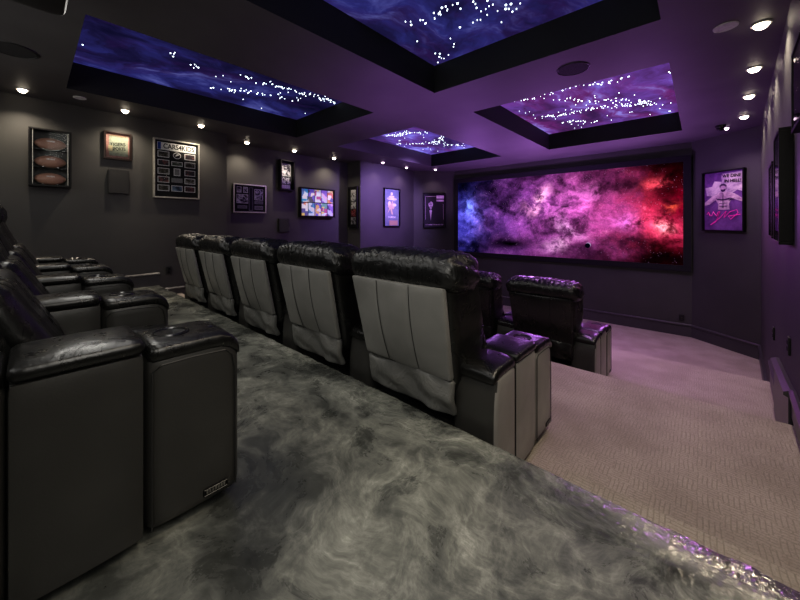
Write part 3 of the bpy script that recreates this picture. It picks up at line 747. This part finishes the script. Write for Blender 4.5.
# man in dinner suit (generic) on the angled wall
AN = math.atan2(1.0, .95); ec = Vector((-6.575, 9.0, 0))
p = framed('framed_poster', 'dark poster of a pale-faced man in a dinner suit, left of the cinema screen', 'poster', (ec.x, ec.y, 2.878), AN, .74, 1.16, .06, .025, M['frame_black'], col('dark_plum', (.012, .006, .016)), None, False)
mv = mk_print('pale_mauve', [(0, (.4, .25, .42)), (1, (.75, .55, .78))], 8, 1)
flat(p, 'face', [ell(-.12, .20, .075, .10), [(-.16, .12), (-.08, .12), (-.09, .06), (-.15, .06)]], mv, -.024)
flat(p, 'face_shadow', [ell(-.145, .21, .03, .018), ell(-.09, .21, .02, .014), ell(-.12, .15, .03, .010), [(-.195, .25), (-.17, .31), (-.12, .325), (-.15, .26)]], K['ink'], -.028)
flat(p, 'shirt', [[(-.17, .05), (-.07, .05), (-.10, -.16), (-.12, -.34), (-.14, -.16)]], mv, -.024)
flat(p, 'bow_tie', [[(-.17, .06), (-.12, .03), (-.07, .06), (-.07, .0), (-.12, .025), (-.17, .0)]], K['ink'], -.028)
flat(p, 'border_line', [[(-.30, .47), (.05, .47), (.05, .462), (-.30, .462)], [(-.30, .47), (-.292, .47), (-.292, -.3), (-.30, -.3)], [(.30, .22), (.308, .22), (.308, -.3), (.30, -.3)]], mv, -.024)
flat(p, 'title_block', [[(.07, .50), (.32, .50), (.32, .40), (.07, .40)], [(.07, .36), (.32, .36), (.32, .30), (.07, .30)]], mv, -.024)
text(p, 'caption', 'A CLASSIC IN BLACK TIE', 0, -.47, .05, mv, -.025, .6)
t = thing('wall_vent', 'faint round vent cover below the poster of the man in a dinner suit', 'vent', (ec.x-.1, ec.y-.105, 2.02), AN)
MB().lathe((0, -.012, 0), [(.10, .012), (.10, .002), (.085, 0)], 24, 'y').build('cover', M['base'], t)
# signed poster on the angled right wall
AF = math.atan2(8.73-9.5, RX(8.73)+.13); fx, fy = .355, 9.10
p = framed('framed_poster', 'framed violet poster of a bare-chested man with a pink signature, right of the screen', 'poster', (fx-.002, fy-.002, 2.882), AF, .74, 1.19, .07, .022, M['frame_black'], mk_print('violet_poster', [(0, (.07, .02, .11)), (.5, (.14, .05, .2)), (1, (.22, .09, .3))], 3, 6), None, False)
cl = mk_print('torn_cloud', [(0, (.22, .12, .26)), (.5, (.55, .42, .5)), (1, (.8, .68, .66))], 5, 2)
flat(p, 'pale_cloud', [[(-.30, .12), (-.33, .28), (-.20, .30), (-.16, .40), (-.02, .38), (-.04, .46), (-.02, .535), (.22, .54), (.335, .545), (.33, .16), (.24, .20), (.15, .14), (.02, .12), (-.1, .16), (-.2, .10)]], cl, -.023)
skin = mk_print('lilac_skin', [(0, (.25, .13, .24)), (.5, (.5, .33, .42)), (1, (.75, .58, .6))], 9, 4)
flat(p, 'figure', [[(-.15, .10), (-.10, .155), (-.045, .17), (-.04, .21), (.04, .21), (.045, .17), (.12, .16), (.18, .11), (.14, .02), (.10, -.06), (.11, -.17), (-.09, -.17), (-.09, -.06), (-.13, .02)],
    [(.13, .15), (.20, .13), (.34, .02), (.335, -.03), (.27, -.01), (.14, .05)], [(-.12, .14), (-.20, .10), (-.34, -.02), (-.34, -.08), (-.25, -.06), (-.11, .04)], ell(.0, .255, .05, .065)], skin, -.026)
di = col('dark_violet_ink', (.05, .018, .07))
flat(p, 'hair_and_beard', [[(-.055, .25), (-.062, .30), (-.03, .335), (.03, .335), (.062, .30), (.055, .25), (.04, .29), (.0, .30), (-.04, .29)], [(-.045, .235), (-.02, .225), (.02, .225), (.045, .235), (.035, .19), (.0, .175), (-.035, .19)]], di, -.031)
flat(p, 'muscle_shading', [[(-.13, .06), (-.02, .035), (.0, .05), (.02, .035), (.14, .06), (.10, .02), (.0, .01), (-.10, .02)], [(-.005, .15), (.005, .15), (.006, -.14), (-.006, -.14)], [(-.07, -.04), (.08, -.04), (.08, -.05), (-.07, -.05)], [(-.07, -.10), (.08, -.10), (.08, -.11), (-.07, -.11)], [(.10, .0), (.14, .05), (.2, .03), (.15, .01)]], di, -.031)
text(p, 'lettering', 'WE DINE', .15, .475, .085, K['ink'], -.034, .32, .05); text(p, 'lettering', 'IN HELL!', .17, .375, .085, K['ink'], -.034, .28, .05)
sg = MB(); mag = NT('magenta_glow_ink').bsdf((.75, .03, .35), .4, 0, None, Emission_Color=(.8, .03, .4, 1), Emission_Strength=.25)  # ink brightened by a faint glow of its own
sg.tube([(-.29+.03*i, -.036, -.26+.05*math.sin(i*1.9)+.002*i) for i in range(8)]+[(-.05, -.036, -.20), (-.12, -.036, -.40), (-.22, -.036, -.47), (-.05, -.036, -.33), (.06, -.036, -.2), (.02, -.036, -.33), (.12, -.036, -.22), (.24, -.036, -.18), (.26, -.036, -.24), (.14, -.036, -.36), (.10, -.036, -.30), (.30, -.036, -.27)], .006, 5)
sg.build('signature', mag, p)
# outlet on the front wall and outlets on the right
def outlet(x, y, z, rz, lb):
    t = thing('wall_outlet', lb, 'outlet', (x, y, z), rz); MB().rb((0, -.008, 0), (.045, .008, .07), .004, 3).build('cover_plate', M['black'], t)
    for dz in (-.025, .025): MB().rb((0, -.017, dz), (.018, .002, .016), .002, 2).build('socket', M['gloss'], t)
outlet(-.30, 9.5, .39, 0, 'black wall outlet on the screen wall above the baseboard')
outlet(-6.9, 1.62, 1.62, LR, 'black wall outlet low on the left wall behind the middle row')
AR = -PI/2-math.atan(.058)
outlet(RX(5.6)-.001, 5.6, 1.20, AR, 'black wall outlet on the right wall above the farther step')
outlet(RX(4.05)-.001, 4.05, 1.46, AR, 'black wall outlet on the right wall above the tall skirting board')
# frames on the right wall
def rframe(y, z, w, h, dep, lb, back):
    return framed('framed_poster', lb, 'poster', (RX(y)-.001, y, z), AR, w, h, dep, .025, M['frame_black'], back)
vp = mk_print('violet_photo', [(0, (.03, .01, .05)), (.5, (.3, .12, .38)), (1, (.7, .5, .7))], 6, 9)
dk = mk_print('dark_photo', [(0, (.01, .01, .015)), (.6, (.05, .03, .06)), (1, (.25, .1, .2))], 5, 5)
p = rframe(4.10, 2.72, .52, .90, .075, 'deep black framed poster seen edge-on on the right wall', dk)
card(p, 'print', 0, -.02, .42, .66, vp, -.04)
p = rframe(5.35, 2.68, .46, .80, .05, 'black framed poster farthest along the right wall', vp)
p = rframe(2.98, 3.28, .72, .52, .05, 'black framed picture with reddish cards cut off by the right edge of the photo', M['mat_black'])
rdp = mk_print('red_cards', [(0, (.3, .05, .05)), (.3, (.5, .35, .3)), (.6, (.03, .03, .03)), (.8, (.6, .5, .5))], 12, 2, .4, 0, True)
for x in (-.2, 0, .2): card(p, 'photo_card', x, 0, .16, .38, rdp)

# ------------------------------------------------------------------ added fill light, no fixtures
def area_fill(loc, rot, sx, sy, power, colr):
    l = bpy.data.lights.new('area_fill', 'AREA'); l.shape = 'RECTANGLE'; l.size = sx; l.size_y = sy; l.energy = power; l.color = colr
    o = bpy.data.objects.new('area_fill', l); C.objects.link(o); o.location = loc; o.rotation_euler = rot; return o
PUR = (.60, .24, 1.0)
for x in (-5.2, -3.1, -1.0): spot(x, 9.2, 2.9, 60, PUR, 150, 1, .05, (-PI/2+.25, 0, .15))  # unseen purple fill added in front of the screen for its glow
spot(-4.9, 7.2, 4.1, 560, (.50, .30, 1), 90, 1, .05, (0, 1.0, 0))  # unseen violet fill added for the left front wall
spot(-4.6, 5.2, 4.1, 60, (.45, .2, 1), 100, 1, .05, (0, 1.0, 0))  # unseen violet fill added for the left recess
spot(-2.2, 8.2, 1.6, 330, PUR, 140, 1, .05, (PI, 0, 0))  # unseen purple fill added to light the ceiling from below
spot(-4.6, 8.2, 1.6, 200, PUR, 140, 1, .05, (PI, 0, 0))  # second unseen upward fill, added for the ceiling on the left
spot(-3.2, 3.8, 2.4, 95, PUR, 130, 1, .05, (PI, 0, 0))  # unseen upward fill added for the beam between the coffers
for x, y, e, a in ((-.75, 3.3, 48, 74), (-1.2, 4.7, 90, 85), (-1.35, 6.1, 120, 92), (-1.35, 7.6, 110, 92)): spot(x, y, 4.1, e, (.8, .38, 1), a, 1, .05, (0, .08, 0))  # unseen purple fills added to tint the carpet
def aim(x, y, z, tx, ty, tz, e, colr, ang):
    o = spot(x, y, z, e, colr, ang, 1, .05); o.rotation_euler = (Vector((tx, ty, tz))-Vector((x, y, z))).to_track_quat('-Z', 'Y').to_euler()
aim(-1.4, 7.0, 4.05, .35, 9.1, 2.4, 110, (.62, .32, 1), 75)  # unseen fill added for the angled right wall
aim(-3.1, 6.4, 4.05, -3.0, 9.5, .9, 150, (.62, .32, 1), 95)  # unseen fill added for the foot of the screen wall
aim(-3.1, 8.3, 2.2, -3.0, 9.5, 4.1, 60, (.62, .32, 1), 150)  # unseen fill added for the wall above the screen
aim(-.9, 8.6, 3.0, -.9, 8.0, 4.19, 35, (.62, .32, 1), 150)  # unseen fill added for the ceiling near the screen
area_fill((-2.8, -1.15, 3.3), (R(75), 0, 0), 6, 1.2, 30, (1, .98, .94))  # unseen fill added behind the camera to lighten the chair backs
area_fill((.17, .35, 2.9), (R(70), 0, R(62)), .8, .9, 10, (1, .96, .88))  # unseen fill added beside the camera for the end panels
area_fill((-3.0, .4, 4.15), (0, 0, 0), 4.5, .3, 26, (1, .97, .9))  # unseen ceiling fill added over the rear platform
w = bpy.data.worlds.new('world'); bpy.context.scene.world = w; w.use_nodes = True
w.node_tree.nodes['Background'].inputs[0].default_value = (.5, .48, .5, 1); w.node_tree.nodes['Background'].inputs[1].default_value = .02

sc = bpy.context.scene
sc.view_settings.view_transform = 'Standard'; sc.view_settings.look = 'None'
try: sc.view_settings.look = 'Medium High Contrast'
except Exception as ex: print(ex)
sc.view_settings.exposure = 0.2
sc.cycles.use_denoising = True; sc.cycles.max_bounces = 6
try: sc.cycles.sample_clamp_indirect = 4
except Exception: pass
